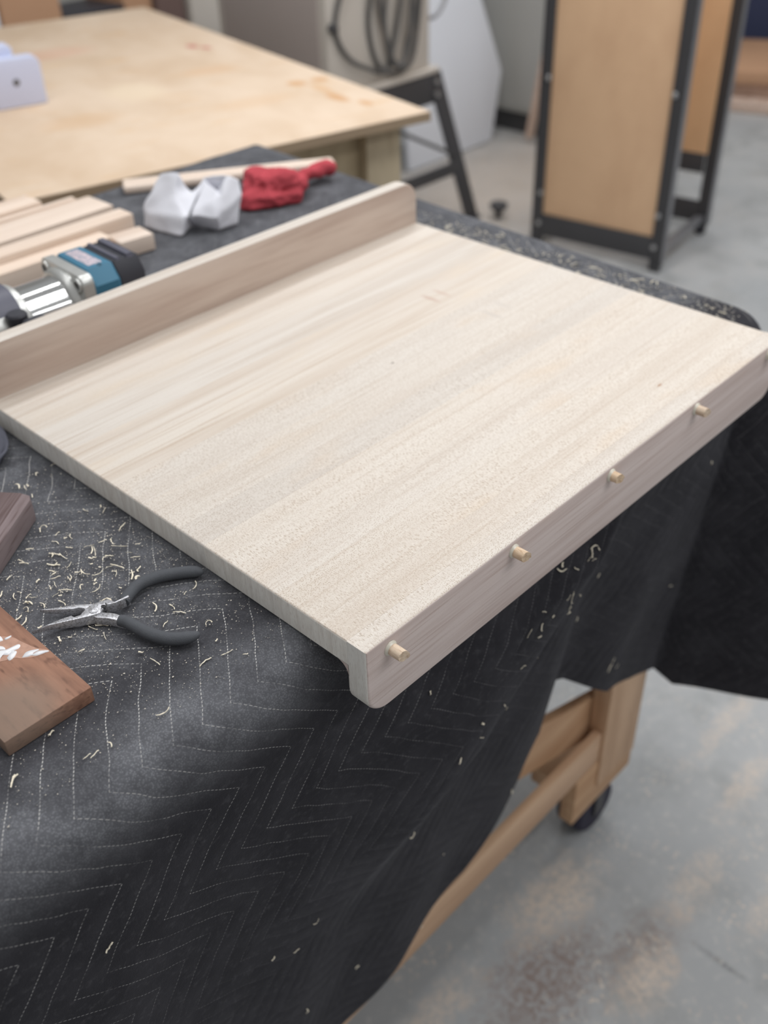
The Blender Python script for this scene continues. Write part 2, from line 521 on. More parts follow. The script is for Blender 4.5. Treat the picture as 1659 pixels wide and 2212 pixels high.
def make_blanket_mat():
    t = NT('quilted_blanket')
    uv = t.co('UV')
    wob = t.n('ShaderNodeVectorMath')
    wob.operation = 'SCALE'
    tn = t.n('ShaderNodeTexNoise')
    t.link(uv, tn.inputs['Vector'])
    tn.inputs['Scale'].default_value = 16.0
    tn.inputs['Detail'].default_value = 2.0
    t.link(tn.outputs['Color'], wob.inputs[0])
    wob.inputs['Scale'].default_value = 0.010
    w = t.xyz(t.vadd(uv, wob.outputs[0]))
    u, v = t.math('SUBTRACT', w[0], 0.005), t.math('SUBTRACT', w[1], 0.005)
    h, amp, sp = 0.073, 0.068, 0.0245
    pp = t.math('PINGPONG', t.math('ADD', v, 0.146 * 20 - 0.055), h)
    p = t.math('DIVIDE', t.math('SUBTRACT', t.math('SUBTRACT', u, t.math('SUBTRACT', t.math('MULTIPLY', pp, amp / h), t.math('MULTIPLY', v, 0.23))), -0.011 - 0.0245 * 90), sp)
    fr = t.math('ABSOLUTE', t.math('SUBTRACT', t.math('FRACT', t.math('ADD', p, 0.5)), 0.5))
    dist = t.math('MULTIPLY', fr, sp * 0.73)
    line = t.smooth(dist, 0.00018, 0.00042, 1, 0)
    dash = t.math('FRACT', t.math('MULTIPLY', v, 1.37 / 0.0034))
    dash = t.smooth(dash, 0.56, 0.66, 1, 0)
    thread = t.math('MULTIPLY', line, dash)
    # cloth colour, lint, dust rubbed into the worn edge
    n1 = t.noise(uv, 14, 5.0, 0.65)
    n2 = t.noise(uv, 120, 4.0, 0.7)
    weave = t.voro(uv, 700.0)
    col = t.mix(t.smooth(n1, 0.35, 0.7), srgb(41, 40, 44), srgb(54, 53, 57))
    lint = t.smooth(n2, 0.50, 0.80, 0, 0.40)
    col = t.mix(lint, col, srgb(96, 95, 98))
    edge = t.math('SUBTRACT', v, 0.060)
    g = t.smooth(t.math('ABSOLUTE', edge), 0.0, 0.075, 1, 0)
    side = t.smooth(u, -0.01, 0.13, 1, 0)
    n3 = t.noise(uv, 22, 5.0, 0.65)
    dustm = t.math('MULTIPLY', t.math('MULTIPLY', g, side), t.smooth(n3, 0.25, 0.80, 0.18, 0.60))
    top = t.math('MULTIPLY', t.smooth(v, 0.10, 0.16, 0, 1), t.smooth(t.noise(uv, 30, 5.0, 0.7), 0.34, 0.70, 0.24, 0.50))
    dustm = t.math('ADD', dustm, t.math('MULTIPLY', top, 0.8), clamp=True)
    dustm = t.math('MULTIPLY', dustm, t.smooth(weave, 0.2, 0.6, 1.0, 0.6))
    col = t.mix(dustm, col, srgb(166, 168, 173))
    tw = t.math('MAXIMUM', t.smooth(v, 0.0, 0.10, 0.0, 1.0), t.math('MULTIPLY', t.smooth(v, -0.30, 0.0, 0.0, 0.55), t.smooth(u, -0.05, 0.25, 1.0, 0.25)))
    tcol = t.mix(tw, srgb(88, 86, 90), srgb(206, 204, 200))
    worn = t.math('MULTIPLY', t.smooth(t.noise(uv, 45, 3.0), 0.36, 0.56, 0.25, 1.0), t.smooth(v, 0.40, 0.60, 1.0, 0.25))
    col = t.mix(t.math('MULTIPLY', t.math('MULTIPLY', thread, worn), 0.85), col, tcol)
    quilt = t.smooth(dist, 0.0, 0.0075, 0, 1)
    hgt = t.math('ADD', t.math('MULTIPLY', quilt, 1.0), t.math('ADD', t.math('MULTIPLY', weave, 0.40), t.math('MULTIPLY', n2, 0.30)))
    hgt = t.math('ADD', hgt, t.math('MULTIPLY', thread, 0.25))
    t.bump(hgt, 0.27, 0.0016)
    t.b.inputs['Sheen Weight'].default_value = 0.09
    t.b.inputs['Sheen Roughness'].default_value = 0.45
    t.b.inputs['Sheen Tint'].default_value = (0.92, 0.94, 1.0, 1)
    return t.out(col, 0.95, 0, 0.12)


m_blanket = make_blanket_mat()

# ------------------------------------------------------------------ room
structure(obj('floor', box(B(), -3.0, 6.2, -2.5, 5.2, -0.05, 0.0), m_floor, smooth=0))
structure(obj('wall_back', box(B(), -3.0, 6.2, 5.2, 5.3, 0.0, 3.0), m_wall, smooth=0))
structure(obj('wall_right', box(B(), 6.2, 6.3, -2.5, 5.3, 0.0, 3.0), m_wall, smooth=0))

# ------------------------------------------------------------------ workbench
Z0 = 0.876          # blanket surface
bench = thing('workbench', 'wooden workbench on casters under the black quilted blanket', 'workbench', (0.0, 0.5, 0.0))


def bb(name, x0, x1, y0, y1, z0, z1, mat, parent=bench, bev=0.0015):
    ox, oy, oz = parent.location
    return obj(name, box(B(), x0 - ox, x1 - ox, y0 - oy, y1 - oy, z0 - oz, z1 - oz, bev), mat, parent)


bb('bench_top', -1.0, 0.645, 0.085, 0.95, 0.79, 0.866, m_bench)
bb('leg', 0.557, 0.656, 0.1000, 0.128, 0.140, 0.79, m_bench_v)
bb('leg', 0.557, 0.656, 0.860, 0.888, 0.100, 0.79, m_bench_v)
bb('leg', -0.98, -0.88, 0.103, 0.131, 0.100, 0.79, m_bench_v)
bb('stretcher', -0.98, 0.557, 0.1050, 0.1180, 0.196, 0.257, m_bench)
bb('stretcher', -0.98, 0.557, 0.860, 0.888, 0.196, 0.257, m_bench)
bb('end_rail', 0.60, 0.628, 0.131, 0.860, 0.40, 0.49, m_bench)
bb('foot_block', 0.503, 0.660, 0.1040, 0.1275, 0.0965, 0.1955, m_bench)
# diagonal brace, falling to the foot of the leg
br = B()
prism(br, [(0.30, 0.4095), (0.30, 0.3235), (0.63, 0.196), (0.63, 0.286)], 'y', 0.1290 - 0.5, 0.1430 - 0.5, 0.0012)
obj('diagonal_brace', br, m_bench, bench)
bb('foot_block', 0.530, 0.656, 0.1440, 0.200, 0.0970, 0.130, m_bench)
bb('inner_post', 0.44, 0.50, 0.30, 0.33, 0.20, 0.79, m_bench_v)


def caster(x, y, parent, r=0.045, w=0.030, top=0.0965):
    ox, oy, oz = parent.location
    c = B()
    lathe(c, [(-w / 2, r * 0.55), (-w / 2, r * 0.9), (-w / 2 + 0.005, r), (w / 2 - 0.005, r), (w / 2, r * 0.9), (w / 2, r * 0.55)], 'y',
          (x - ox, y - oy, r - oz), 28)
    wheel = obj('caster_wheel', c, m_tyre, parent)
    f = B()
    box(f, x - ox - 0.024, x - ox + 0.024, y - oy - 0.026, y - oy + 0.026, top - 0.006 - oz, top - oz, 0.001)
    for s in (-1, 1):
        box(f, x - ox - 0.012, x - ox + 0.012, y - oy + s * (w / 2 + 0.003) - 0.0015, y - oy + s * (w / 2 + 0.003) + 0.0015, r * 0.8 - oz, top - 0.005 - oz)
    obj('caster_fork', f, m_blackmet, parent)
    return wheel


caster(0.590, 0.135, bench, 0.047, 0.046)
caster(0.605, 0.865, bench)
caster(-0.93, 0.150, bench)

# ------------------------------------------------------------------ moving blanket
MRG, RAD = 0.055, 0.030
EX, EY = 0.706, 0.042           # edge lines of the bench under the cloth
IX, IY = EX - MRG, EY + MRG
XL, YB = -0.52, 0.985
front_tab = [(-0.60, 0.055, 0.05, -0.62), (-0.25, 0.065, 0.12, -0.26), (0.03, 0.098, 0.219, 0.028), (0.11, 0.098, 0.236, 0.1135), (0.24, 0.098, 0.282, 0.240),
             (0.345, 0.098, 0.352, 0.3456), (0.380, 0.098, 0.405, 0.388), (0.388, 0.098, 0.440, 0.394), (0.396, 0.098, 0.488, 0.398),
             (0.42, 0.096, 0.480, 0.42), (0.52, 0.092, 0.382, 0.522), (0.58, 0.088, 0.352, 0.588), (0.635, 0.092, 0.330, 0.648)]
corner_tab = [(-90, 0.648, 0.092, 0.330), (-84, 0.662, 0.062, 0.305), (-60, 0.80, -0.15, 0.285), (-50, 0.83, -0.12, 0.285), (-25, 0.79, 0.06, 0.30), (0, 0.77, 0.12, 0.32)]


def interp(tab, x, k):
    xs = [r[0] for r in tab]
    return float(np.interp(x, xs, [r[k] for r in tab]))


cols = []       # inner point, outward normal, hem point
for X in np.arange(XL, IX - 1e-6, 0.005):
    cols.append(((X, IY), (0.0, -1.0), (interp(front_tab, X, 3), interp(front_tab, X, 1), interp(front_tab, X, 2))))
NF = len(cols)
for a in np.linspace(-90, 0, 46):
    n = (math.cos(math.radians(a)), math.sin(math.radians(a)))
    cols.append(((IX, IY), n, tuple(interp(corner_tab, a, k) for k in (1, 2, 3))))
NC = len(cols)
for Y in np.arange(IY + 0.006, YB, 0.007):
    hx = 0.77 - 0.03 * min(1, (Y - IY) / 0.3) + 0.012 * math.sin(Y * 22)
    sh = 0.055 * (Y - IY) / 0.85
    cols.append(((IX + sh, Y), (1.0, 0.0), (hx + sh, Y + 0.02, 0.32 + 0.10 * min(1, (Y - IY) / 0.4))))
NE = len(cols)
NR1, NR2, NR3 = 8, 10, 120
verts, uvs, faces = [], [], []


def ridge(X, z):
    """diagonal fold of the hanging cloth beneath the lip: (.08,.55) up to (.46,.86)"""
    ax, az, bx, bz = 0.08, 0.56, 0.44, 0.86
    L = math.hypot(bx - ax, bz - az)
    dx, dz = (bx - ax) / L, (bz - az) / L
    s = ((X - ax) * dx + (z - az) * dz) / L
    q = (X - ax) * (-dz) + (z - az) * dx        # + above the line
    fade = max(0.0, min(1.0, (s + 0.25) / 0.5)) * max(0.0, min(1.0, (1.25 - s) / 0.3))
    w = 0.13 if q > 0 else 0.035
    return fade * math.exp(-(q / w) ** 2)


for (ip, n, hem) in cols:
    ex, ey = ip[0] + n[0] * MRG, ip[1] + n[1] * MRG
    prev, t = None, 0.0
    for r in range(NR1 + NR2 + NR3):
        if r < NR1:
            o_, z = -MRG + (MRG - RAD) * r / NR1, Z0
            p = (ex + n[0] * o_, ey + n[1] * o_, z)
        elif r < NR1 + NR2:
            th = (r - NR1) / NR2 * math.pi / 2
            o_, z = -RAD + RAD * math.sin(th), Z0 - RAD + RAD * math.cos(th)
            p = (ex + n[0] * o_, ey + n[1] * o_, z)
        else:
            d = (r - NR1 - NR2) / (NR3 - 1)
            z = (Z0 - RAD) * (1 - d) + hem[2] * d
            w = d ** 0.85 if n[0] > 0.01 else d
            x = ex * (1 - w) + hem[0] * w
            y = ey * (1 - w) + hem[1] * w
            b = 0.0
            if n[0] < 0.01:
                b += 0.034 * ridge(x, z) * min(1, d * 6)
                b += 0.006 * d * math.sin(x * 34 + 1.3 + d * 3.0)
                b += 0.006 * min(1, d * 3) * (noise.noise((x * 9, z * 6, 0.3)))
            else:
                b += 0.010 * d * noise.noise((x * 14, y * 14, z * 5))
            p = (x + n[0] * b, y + n[1] * b, z)
        zz = p[2] + (0.0012 * noise.noise((p[0] * 22, p[1] * 22, 1.7)) if r < NR1 else 0.0)
        p = (p[0], p[1], zz)
        if prev is not None:
            t += math.dist(p, prev)
        prev = p
        verts.append(p)
        uvs.append((min(ip[0], IX) + n[0] * t, ip[1] + n[1] * t))
NR = NR1 + NR2 + NR3
for i in range(NE - 1):
    for r in range(NR - 1):
        a, b = i * NR + r, (i + 1) * NR + r
        if NF - 1 <= i < NC and r == 0 and cols[i][0] == cols[i + 1][0]:
            faces.append((a, b + 1, a + 1))
        else:
            faces.append((a, b, b + 1, a + 1))
# flat top
base = len(verts)
tx = [c[0][0] for c in cols[:NF]] + [IX]
ty = [IY] + [c[0][1] for c in cols[NC:]]
for y in ty:
    for x0 in tx:
        x = x0 + 0.055 * (y - IY) / 0.85 * (x0 - XL) / (IX - XL)
        verts.append((x, y, Z0 + 0.0012 * noise.noise((x * 22, y * 22, 1.7))))
        uvs.append((x0, y))
W_ = len(tx)
for j in range(len(ty) - 1):
    for i in range(W_ - 1):
        a = base + j * W_ + i
        faces.append((a, a + 1, a + 1 + W_, a + W_))
me = bpy.data.meshes.new('moving_blanket')
me.from_pydata(verts, [], faces)
uvl = me.uv_layers.new(name='cloth')
li = np.zeros(len(me.loops), dtype=np.int32)
me.loops.foreach_get('vertex_index', li)
uvl.data.foreach_set('uv', np.array(uvs, dtype=np.float32)[li].ravel())
for p_ in me.polygons:
    p_.use_smooth = True
me.materials.append(m_blanket)
bmw = bmesh.new()
bmw.from_mesh(me)
bmesh.ops.remove_doubles(bmw, verts=bmw.verts[:], dist=0.00005)
bmesh.ops.recalc_face_normals(bmw, faces=bmw.faces[:])
bmw.to_mesh(me)
bmw.free()
blanket = mesh_obj('moving_blanket', me, None)
sol = blanket.modifiers.new('thickness', 'SOLIDIFY')
sol.thickness = 0.004
sol.offset = -1
tag(blanket, 'black quilted moving blanket with pale zigzag stitching draped over the workbench', 'blanket')

# ------------------------------------------------------------------ the maple board
ZT = 0.900
BW, BD = 0.600, 0.4945
LIP_T, TH = 0.0182, 0.0225
board = thing('pastry_board', 'pale maple pastry board with raised back fence and pegged front lip', 'board', (0.0, 0.0, ZT))
rs = random.Random(3)
edges = [LIP_T]
wl = [0.026, 0.041, 0.033, 0.046, 0.030, 0.044, 0.037, 0.042, 0.031, 0.045, 0.036, 0.040]
k = (BD - LIP_T) / sum(wl)
for w in wl:
    edges.append(edges[-1] + w * k)
for i in range(len(wl)):
    y0, y1 = edges[i], edges[i + 1]
    p = B()
    box(p, 0, BW, y0 + 0.00003, y1 - 0.00003, -TH, 0)
    es = [e for e in p.edges if all(v.co.z > -0.001 for v in e.verts) and abs(e.verts[0].co.x - e.verts[1].co.x) < 1e-6]
    bmesh.ops.bevel(p, geom=es, offset=0.0018, segments=3, profile=0.5, affect='EDGES')
    m = m_fleck if i in (0, 1, 2, 3, 4, 5, 6) else m_straight
    po = obj('plank', p, m, board, 30)
    face_mats(po, end=m_end)
# rounded-over end edges are made as the planks' own bevel; lip and fence
lp = B()
prism(lp, rrect(0, BW, -0.0655, 0, 0.021, 'bl br', 10), 'y', 0.0, LIP_T - 0.00006, 0.0028, 4, 1)
lip = obj('front_lip', lp, m_lip, board, 40)
face_mats(lip, end=m_end, top=m_fleck)
fl = B()
R_ = 0.011
pts = [(LIP_T - 0.0004, -TH + 0.0002), (LIP_T + R_, -TH + 0.0002)]
for q in range(9):
    a = math.radians(90 + 90 * q / 8)
    pts.append((LIP_T + R_ + R_ * math.cos(a), -TH - R_ + R_ * math.sin(a)))
pts.append((LIP_T - 0.0004, -TH - R_))
prism(fl, pts, 'x', 0.0, BW)
obj('cove_fillet', fl, m_lip, board, 40)
fc = B()
prism(fc, rrect(0, BW, -TH, 0.0545, 0.024, 'tl tr', 10), 'y', BD, BD + 0.018, 0.0016, 3)
fco = obj('back_fence', fc, m_fence, board, 40)
face_mats(fco, end=m_end, top=m_straight)
for i, (px, pz, ln) in enumerate(((0.0235, -0.0115, 0.0125), (0.1605, -0.0095, 0.0120), (0.2925, -0.0085, 0.0088), (0.4315, -0.0075, 0.0115), (0.5735, -0.0085, 0.0110))):
    d = B()
    rr = random.Random(i)
    segs = 18
    r = 0.0046
    prof = [(0.003, r), (-ln * 0.5, r * 0.99), (-ln, r * 0.97)]
    lathe(d, prof, 'y', (px, 0, pz), segs)
    # the sawn end is ragged and a little hollow
    ends = [v for v in d.verts if v.co.y < -ln * 0.9]
    for v in ends:
        v.co.y += -0.0009 * max(0, rr.uniform(-0.6, 1.0)) - 0.0010 * ((v.co.x - px) / r) + 0.0006 * abs((v.co.z - pz) / r)
    f = [f for f in d.faces if len(f.verts) == segs and all(v.co.y < -ln * 0.6 for v in f.verts)]
    if f:
        c = bmesh.ops.poke(d, faces=f)
        for v in c['verts']:
            v.co.y = -ln + 0.0006
    pg = obj('dowel_peg', d, m_dowel, board, 50)
    g = B()
    lathe(g, [(-0.0001, 0.0060), (-0.0008, 0.0058), (-0.0013, 0.0053), (-0.0022, 0.0046), (-0.0001, 0.0044)], 'y', (px, 0, pz), 20)
    for v in g.verts:
        v.co.x += 0.0004 * noise.noise((v.co.x * 900, v.co.z * 900, i))
    obj('glue_ring', g, m_gluering, pg, 60)

# ------------------------------------------------------------------ pliers
PV = (-0.0879, 0.1927)
pl = thing('needle_nose_pliers', 'small needle-nose pliers with dark grey rubber handles lying open', 'pliers', (PV[0], PV[1], Z0 + 0.001))
PA = [(-0.0275, 0.0292), (-0.0148, 0.0174), (-0.0082, 0.0124), (0.002, 0.0014), (-0.0016, -0.0022), (-0.0064, 0.0008), (-0.0062, 0.0031), (-0.0079, 0.0071), (-0.0114, 0.0093), (-0.0254, 0.0257)]
PB = [(-0.0439, 0.0125), (-0.031, 0.0087), (-0.0245, 0.0066), (-0.0166, 0.003), (-0.0161, 0.0), (-0.0124, -0.0018), (-0.0069, 0.0001), (-0.0029, 0.0015), (0.0033, 0.0005), (0.0113, -0.0025), (0.0129, -0.0085), (0.0241, -0.0097), (0.0232, -0.012), (0.012, -0.0098), (0.0047, -0.0058), (0.0029, -0.0085), (-0.0012, -0.0109), (-0.0072, -0.0088), (-0.0194, -0.0014), (-0.0339, 0.0087)]
PC = [(-0.006, -0.0089), (0.0003, -0.0096), (0.0043, -0.0147), (0.0068, -0.0192), (0.0086, -0.0275), (0.0054, -0.0313), (0.0001, -0.0191), (-0.0058, -0.0114)]


def taper_tip(bm, tip, l):
    for v in bm.verts:
        d = math.hypot(v.co.x - tip[0], v.co.y - tip[1])
        if d < l:
            v.co.z = 0.0045 + (v.co.z - 0.0045) * (0.35 + 0.65 * d / l)


a = prism(B(), PA, 'z', 0.0006, 0.0088, 0.0005, 2)
taper_tip(a, PA[0], 0.035)
obj('jaw', a, m_steel, pl, 35)
a = prism(B(), PB, 'z', 0.0010, 0.0096, 0.0006, 2)
taper_tip(a, PB[0], 0.035)
obj('jaw', a, m_steel, pl, 35)
obj('shank', prism(B(), PC, 'z', 0.0010, 0.0084, 0.0007, 2), m_steel, pl, 35)
obj('pivot_rivet', lathe(B(), [(0.009, 0.0036), (0.0101, 0.0036), (0.0105, 0.0030), (0.0105, 0.0)], 'z', (-0.0028, -0.0050, 0), 24), m_steel, pl)
sp_ = [(0.004 + 0.0018 * math.cos(t * 0.7), -0.0085 + 0.0022 * math.sin(t * 0.7), 0.003 + 0.0009 * t * 0.4) for t in range(0, 28)]
obj('spring', tube(B(), sp_, 0.0005, 6), m_blackmet, pl)
for path in ([(0.0190, -0.0098), (0.0275, -0.0049), (0.0385, -0.0018), (0.0515, -0.0046), (0.0640, -0.0115), (0.0745, -0.0198), (0.0800, -0.0268)],
             [(0.0058, -0.0240), (0.0083, -0.0300), (0.0100, -0.0420), (0.0128, -0.0545), (0.0185, -0.0665), (0.0270, -0.0745), (0.0360, -0.0785)]):
    q = smooth_path([(x, y, 0.0054) for x, y in path], 6)
    n = len(q)
    rad = []
    for i in range(n):
        f = i / (n - 1)
        r = 0.0046 + 0.0002 * math.sin(min(1, f * 1.6) * math.pi / 2)
        if f > 0.80:
            r *= math.sqrt(max(0.02, 1 - ((f - 0.80) / 0.205) ** 2))
        if f < 0.04:
            r *= 0.93
        rad.append(r)
    obj('handle_grip', tube(B(), q, rad, 16, 0.95), m_rubber, pl, 60)

# ------------------------------------------------------------------ brown block with glue, dark block
blk = thing('brown_wood_block', 'reddish brown wooden block smeared with white glue at the near bench edge', 'wood block', (-0.168, 0.190, Z0 + 0.0008))
bk = B()
box(bk, -0.0310, 0.0325, -0.0690, 0.110, 0, 0.0130, 0.0007, 2)
obj('block_body', bk, m_walnut, blk)
GL = [[(0.0085, 0.0068), (0.0123, 0.0045), (0.017, 0.0038), (0.021, 0.003), (0.0211, 0.0008), (0.0188, -0.0008), (0.0156, -0.0004), (0.0128, -0.0006), (0.0102, -0.0009), (0.0071, 0.0019), (0.0043, -0.0007), (0.0018, 0.0013), (-0.002, 0.010), (0.003, 0.012)],
      [(0.0082, -0.0031), (0.013, -0.0002), (0.0152, -0.0006), (0.0163, -0.0025), (0.0135, -0.0052), (0.0112, -0.0064), (0.0082, -0.0063)],
      [(0.0153, -0.0104), (0.0205, -0.0079), (0.0271, -0.0113), (0.0271, -0.0126), (0.0234, -0.0124), (0.0214, -0.0134), (0.0184, -0.0126)],
      [(0.0208, -0.0133), (0.026, -0.0133), (0.0291, -0.0155), (0.0317, -0.0187), (0.0271, -0.0177), (0.0231, -0.0162)],
      [(0.0167, 0.0153), (0.0184, 0.0154), (0.0218, 0.0146), (0.0197, 0.0133), (0.0169, 0.0138)],
      [(0.0147, 0.0209), (0.0164, 0.0197), (0.0158, 0.0156), (0.0143, 0.0147), (0.0079, 0.018), (0.008, 0.023)],
      [(0.0077, 0.015), (0.0122, 0.0092), (0.0121, 0.0054), (0.0102, 0.0062), (0.0077, 0.0084), (0.003, 0.012)]]
thin = B()
prism(thin, [(p.x, p.y) for p in smooth_path([(x, y, 0) for x, y in [(-0.004, 0.020), (0.012, 0.022), (0.021, 0.0135), (0.0235, 0.004), (0.0270, -0.009), (0.0318, -0.0180), (0.0225, -0.0165), (0.0150, -0.0110), (0.0120, -0.0070), (0.0040, -0.0030), (-0.004, 0.004), (-0.004, 0.020)]], 4)[:-1]], 'z', 0.0129, 0.0132)
obj('glue_film', thin, plain('thin_glue_film', srgb(186, 146, 126), 0.3, 0, 0.5, 0.25, 260), blk)
for g in GL:
    q = B()
    cx = sum(p[0] for p in g) / len(g)
    cy = sum(p[1] for p in g) / len(g)
    ring = smooth_path([(p[0], p[1], 0) for p in g + [g[0]]], 4)[:-1]
    lo = [q.verts.new((p.x, p.y, 0.0129)) for p in ring]
    mid = [q.verts.new((cx + (p.x - cx) * 0.93, cy + (p.y - cy) * 0.93, 0.0136)) for p in ring]
    c0 = q.verts.new((cx, cy, 0.0139))
    for i in range(len(ring)):
        j = (i + 1) % len(ring)
        q.faces.new((lo[i], lo[j], mid[j], mid[i]))
        q.faces.new((mid[i], mid[j], c0))
    obj('glue_smear', q, m_glue, blk, 80)

dk = B()
prism(dk, [(0.0, 0.0), (0.006, 0.003), (0.009, 0.012), (0.009, 0.045), (-0.085, 0.045), (-0.085, 0.0)][::-1], 'z', 0, 0.0215, 0.0012, 2)
dko = obj('dark_wood_block', dk, m_dusty)
dko.location = (-0.0560, 0.3290, Z0 + 0.0008)
dko.rotation_euler = (0, 0, math.radians(36.6))
tag(dko, 'dusty dark brown wooden block with a clipped corner beside the pliers', 'wood block')


def lump(bm, center, size, seed, sub=4, amp=0.35, freq=2.2, flatz=None, crease=0.6):
    r = bmesh.ops.create_icosphere(bm, subdivisions=sub, radius=1.0)
    for v in r['verts']:
        d = v.co.normalized()
        s = 1.0 + amp * (1.1 * noise.noise((d.x * freq + seed, d.y * freq, d.z * freq)) - crease * 1.6 * abs(noise.noise((d.x * freq * 2.3, d.y * freq * 2.3 + seed, d.z * freq * 2.3))))
        c = Vector((d.x * size[0] * s, d.y * size[1] * s, d.z * size[2] * s))
        c += Vector(center)
        if flatz is not None and c.z < flatz:
            c.z = flatz + (c.z - flatz) * 0.04
        v.co = c
    return bm


cl = B()
# crumpled corner of a cloth: a folded sheet with a raised loop at its right end
rows = []
for i in range(15):
    f = i / 14
    x = -0.070 + 0.062 * f
    prof = []
    for j in range(17):
        g = j / 16
        y = 0.040 - 0.085 * g + 0.016 * f
        zz = 0.004 + (0.020 * math.sin(math.pi * min(1, g * 1.15))) * (1 - 0.35 * f) + 0.006 * math.sin(f * 9 + g * 5) + 0.004 * noise.noise((x * 60, y * 60, 0))
        xx = x - 0.020 * (2 * g - 1) ** 2 - 0.012 * g
        prof.append(cl.verts.new((xx, y, max(0.0012, zz))))
    rows.append(prof)
for i in range(14):
    for j in range(16):
        cl.faces.new((rows[i][j], rows[i + 1][j], rows[i + 1][j + 1], rows[i][j + 1]))
clo = obj('cloth_rag', cl, m_darkrag)
clo.location = (0.007, 0.452, Z0 + 0.0008)
md = clo.modifiers.new('thickness', 'SOLIDIFY')
md.thickness = 0.0022
tag(clo, 'crumpled charcoal grey rag at the left edge of the maple board', 'rag')

# ------------------------------------------------------------------ router
RT = thing('trim_router', 'cordless trim router with silver motor body and teal head lying behind the fence', 'router', (0.157, 0.5845, Z0 + 0.0008), math.radians(-2.5))
ax_z = 0.0430


def rp(name, bm, mat, parent=RT, smooth=35):
    return obj(name, bm, mat, parent, smooth)


# flange plate with clipped corners, bolted to the head
rp('flange_plate', prism(B(), rrect(-0.0440, 0.0440, 0.0, 0.0860, 0.010), 'x', -0.010, 0.003, 0.0012, 2), m_alu)
for sy in (-1, 1):
    for sz in (0.0105, 0.0755):
        rp('screw_boss', lathe(B(), [(-0.0090, 0.0080), (-0.0118, 0.0076), (-0.0122, 0.0050), (-0.0102, 0.0048), (-0.0102, 0.0)], 'x', (0, sy * 0.0335, sz), 20), m_alu)
        rp('screw', lathe(B(), [(-0.0100, 0.0046), (-0.0108, 0.0044), (-0.0108, 0.0)], 'x', (0, sy * 0.0335, sz), 12), m_blackmet)
# motor body: ribbed aluminium barrel
mb = B()
seg = 96
rings = []
for xx, rr in ((-0.010, 0.0410), (-0.016, 0.0385), (-0.020, 0.0350), (-0.066, 0.0350), (-0.070, 0.0362), (-0.110, 0.0362)):
    ring = []
    for k_ in range(seg):
        t = 2 * math.pi * k_ / seg
        # broad flats between shallow ribs
        r = rr * (1 - 0.020 * (0.5 + 0.5 * math.cos(t * 8)) ** 2)
        ring.append(mb.verts.new((xx, r * math.cos(t), ax_z + r * math.sin(t))))
    rings.append(ring)
for i in range(len(rings) - 1):
    for k_ in range(seg):
        mb.faces.new((rings[i][k_], rings[i][(k_ + 1) % seg], rings[i + 1][(k_ + 1) % seg], rings[i + 1][k_]))
mb.faces.new(rings[0])
mb.faces.new(rings[-1])
rp('motor_body', mb, m_alum)
rp('collar', lathe(B(), [(-0.0105, 0.0405), (-0.0125, 0.0420), (-0.0175, 0.0400), (-0.0195, 0.0370), (-0.0195, 0.0340)], 'x', (0, 0, ax_z), 48), m_alu)
# plunge base: split clamp ring, black lever and knob
rp('base_sleeve', lathe(B(), [(-0.066, 0.0345), (-0.066, 0.0395), (-0.069, 0.0410), (-0.118, 0.0410), (-0.120, 0.0395), (-0.120, 0.0345)], 'x', (0, 0, ax_z), 48), m_alu)
rp('base_cover', lathe(B(), [(-0.072, 0.0405), (-0.074, 0.0428), (-0.100, 0.0428), (-0.102, 0.0405)], 'x', (0, 0.003, ax_z + 0.001), 48), m_blackgloss)
rp('base_plate', box(B(), -0.150, -0.143, -0.045, 0.045, 0.0, 0.088, 0.004), m_blackplastic)
rp('base_post', box(B(), -0.145, -0.110, -0.040, -0.020, 0.008, 0.030, 0.003), m_alu)
rp('base_post', box(B(), -0.145, -0.110, 0.020, 0.040, 0.008, 0.075, 0.003), m_alu)
lv = rp('clamp_lever', prism(B(), rrect(-0.087, -0.059, -0.018, 0.020, 0.007), 'y', -0.061, -0.050, 0.002), m_blackplastic)
lv.location = (0, 0, ax_z + 0.006)
rp('lever_pin', lathe(B(), [(-0.040, 0.0045), (-0.063, 0.0045), (-0.064, 0.003)], 'y', (-0.066, 0, ax_z - 0.004), 16), m_bolt)
kn = rp('adjusting_knob', lathe(B(), [(0.0, 0.0070), (0.004, 0.0100), (0.013, 0.0105), (0.015, 0.0090), (0.0155, 0.0)], 'z', (-0.083, -0.038, ax_z + 0.014), 28), m_blackplastic)
rp('knob_stem', lathe(B(), [(-0.012, 0.0060), (0.002, 0.0060)], 'z', (-0.083, -0.038, ax_z + 0.014), 20), m_blackplastic)
# teal head, sloping roof
hd = B()
sec = [(-0.0430, 0.0), (0.0430, 0.0), (0.0430, 0.072), (0.0300, 0.0875), (-0.0300, 0.0875), (-0.0430, 0.072)]
prism(hd, sec, 'x', 0.003, 0.034, 0.003, 3)
head = rp('motor_head', hd, m_teal)
t_ = NT('printed_nameplate')
_v = t_.co()
_n = t_.smooth(t_.noise(t_.mapped(_v, (300, 420, 10)), 1.0, 3.0), 0.42, 0.56, 0.25, 1)
m_plate = t_.out(t_.mix(_n, srgb(118, 136, 156), srgb(214, 196, 200)), 0.5)
rp('nameplate', box(B(), 0.010, 0.026, -0.024, 0.026, 0.0870, 0.0878, 0.0004), m_plate, head)
rp('vent_hole', lathe(B(), [(0.0874, 0.0), (0.0874, 0.0028), (0.0880, 0.0024), (0.0862, 0.0022)], 'z', (0.020, -0.0345 + 0.0065, 0), 16), m_blackmet, head)
rp('dial_ring', lathe(B(), [(-0.0425, 0.0130), (-0.0440, 0.0130), (-0.0440, 0.0085), (-0.0425, 0.0085)], 'y', (0.020, 0, 0.050), 28), m_blackplastic, head)
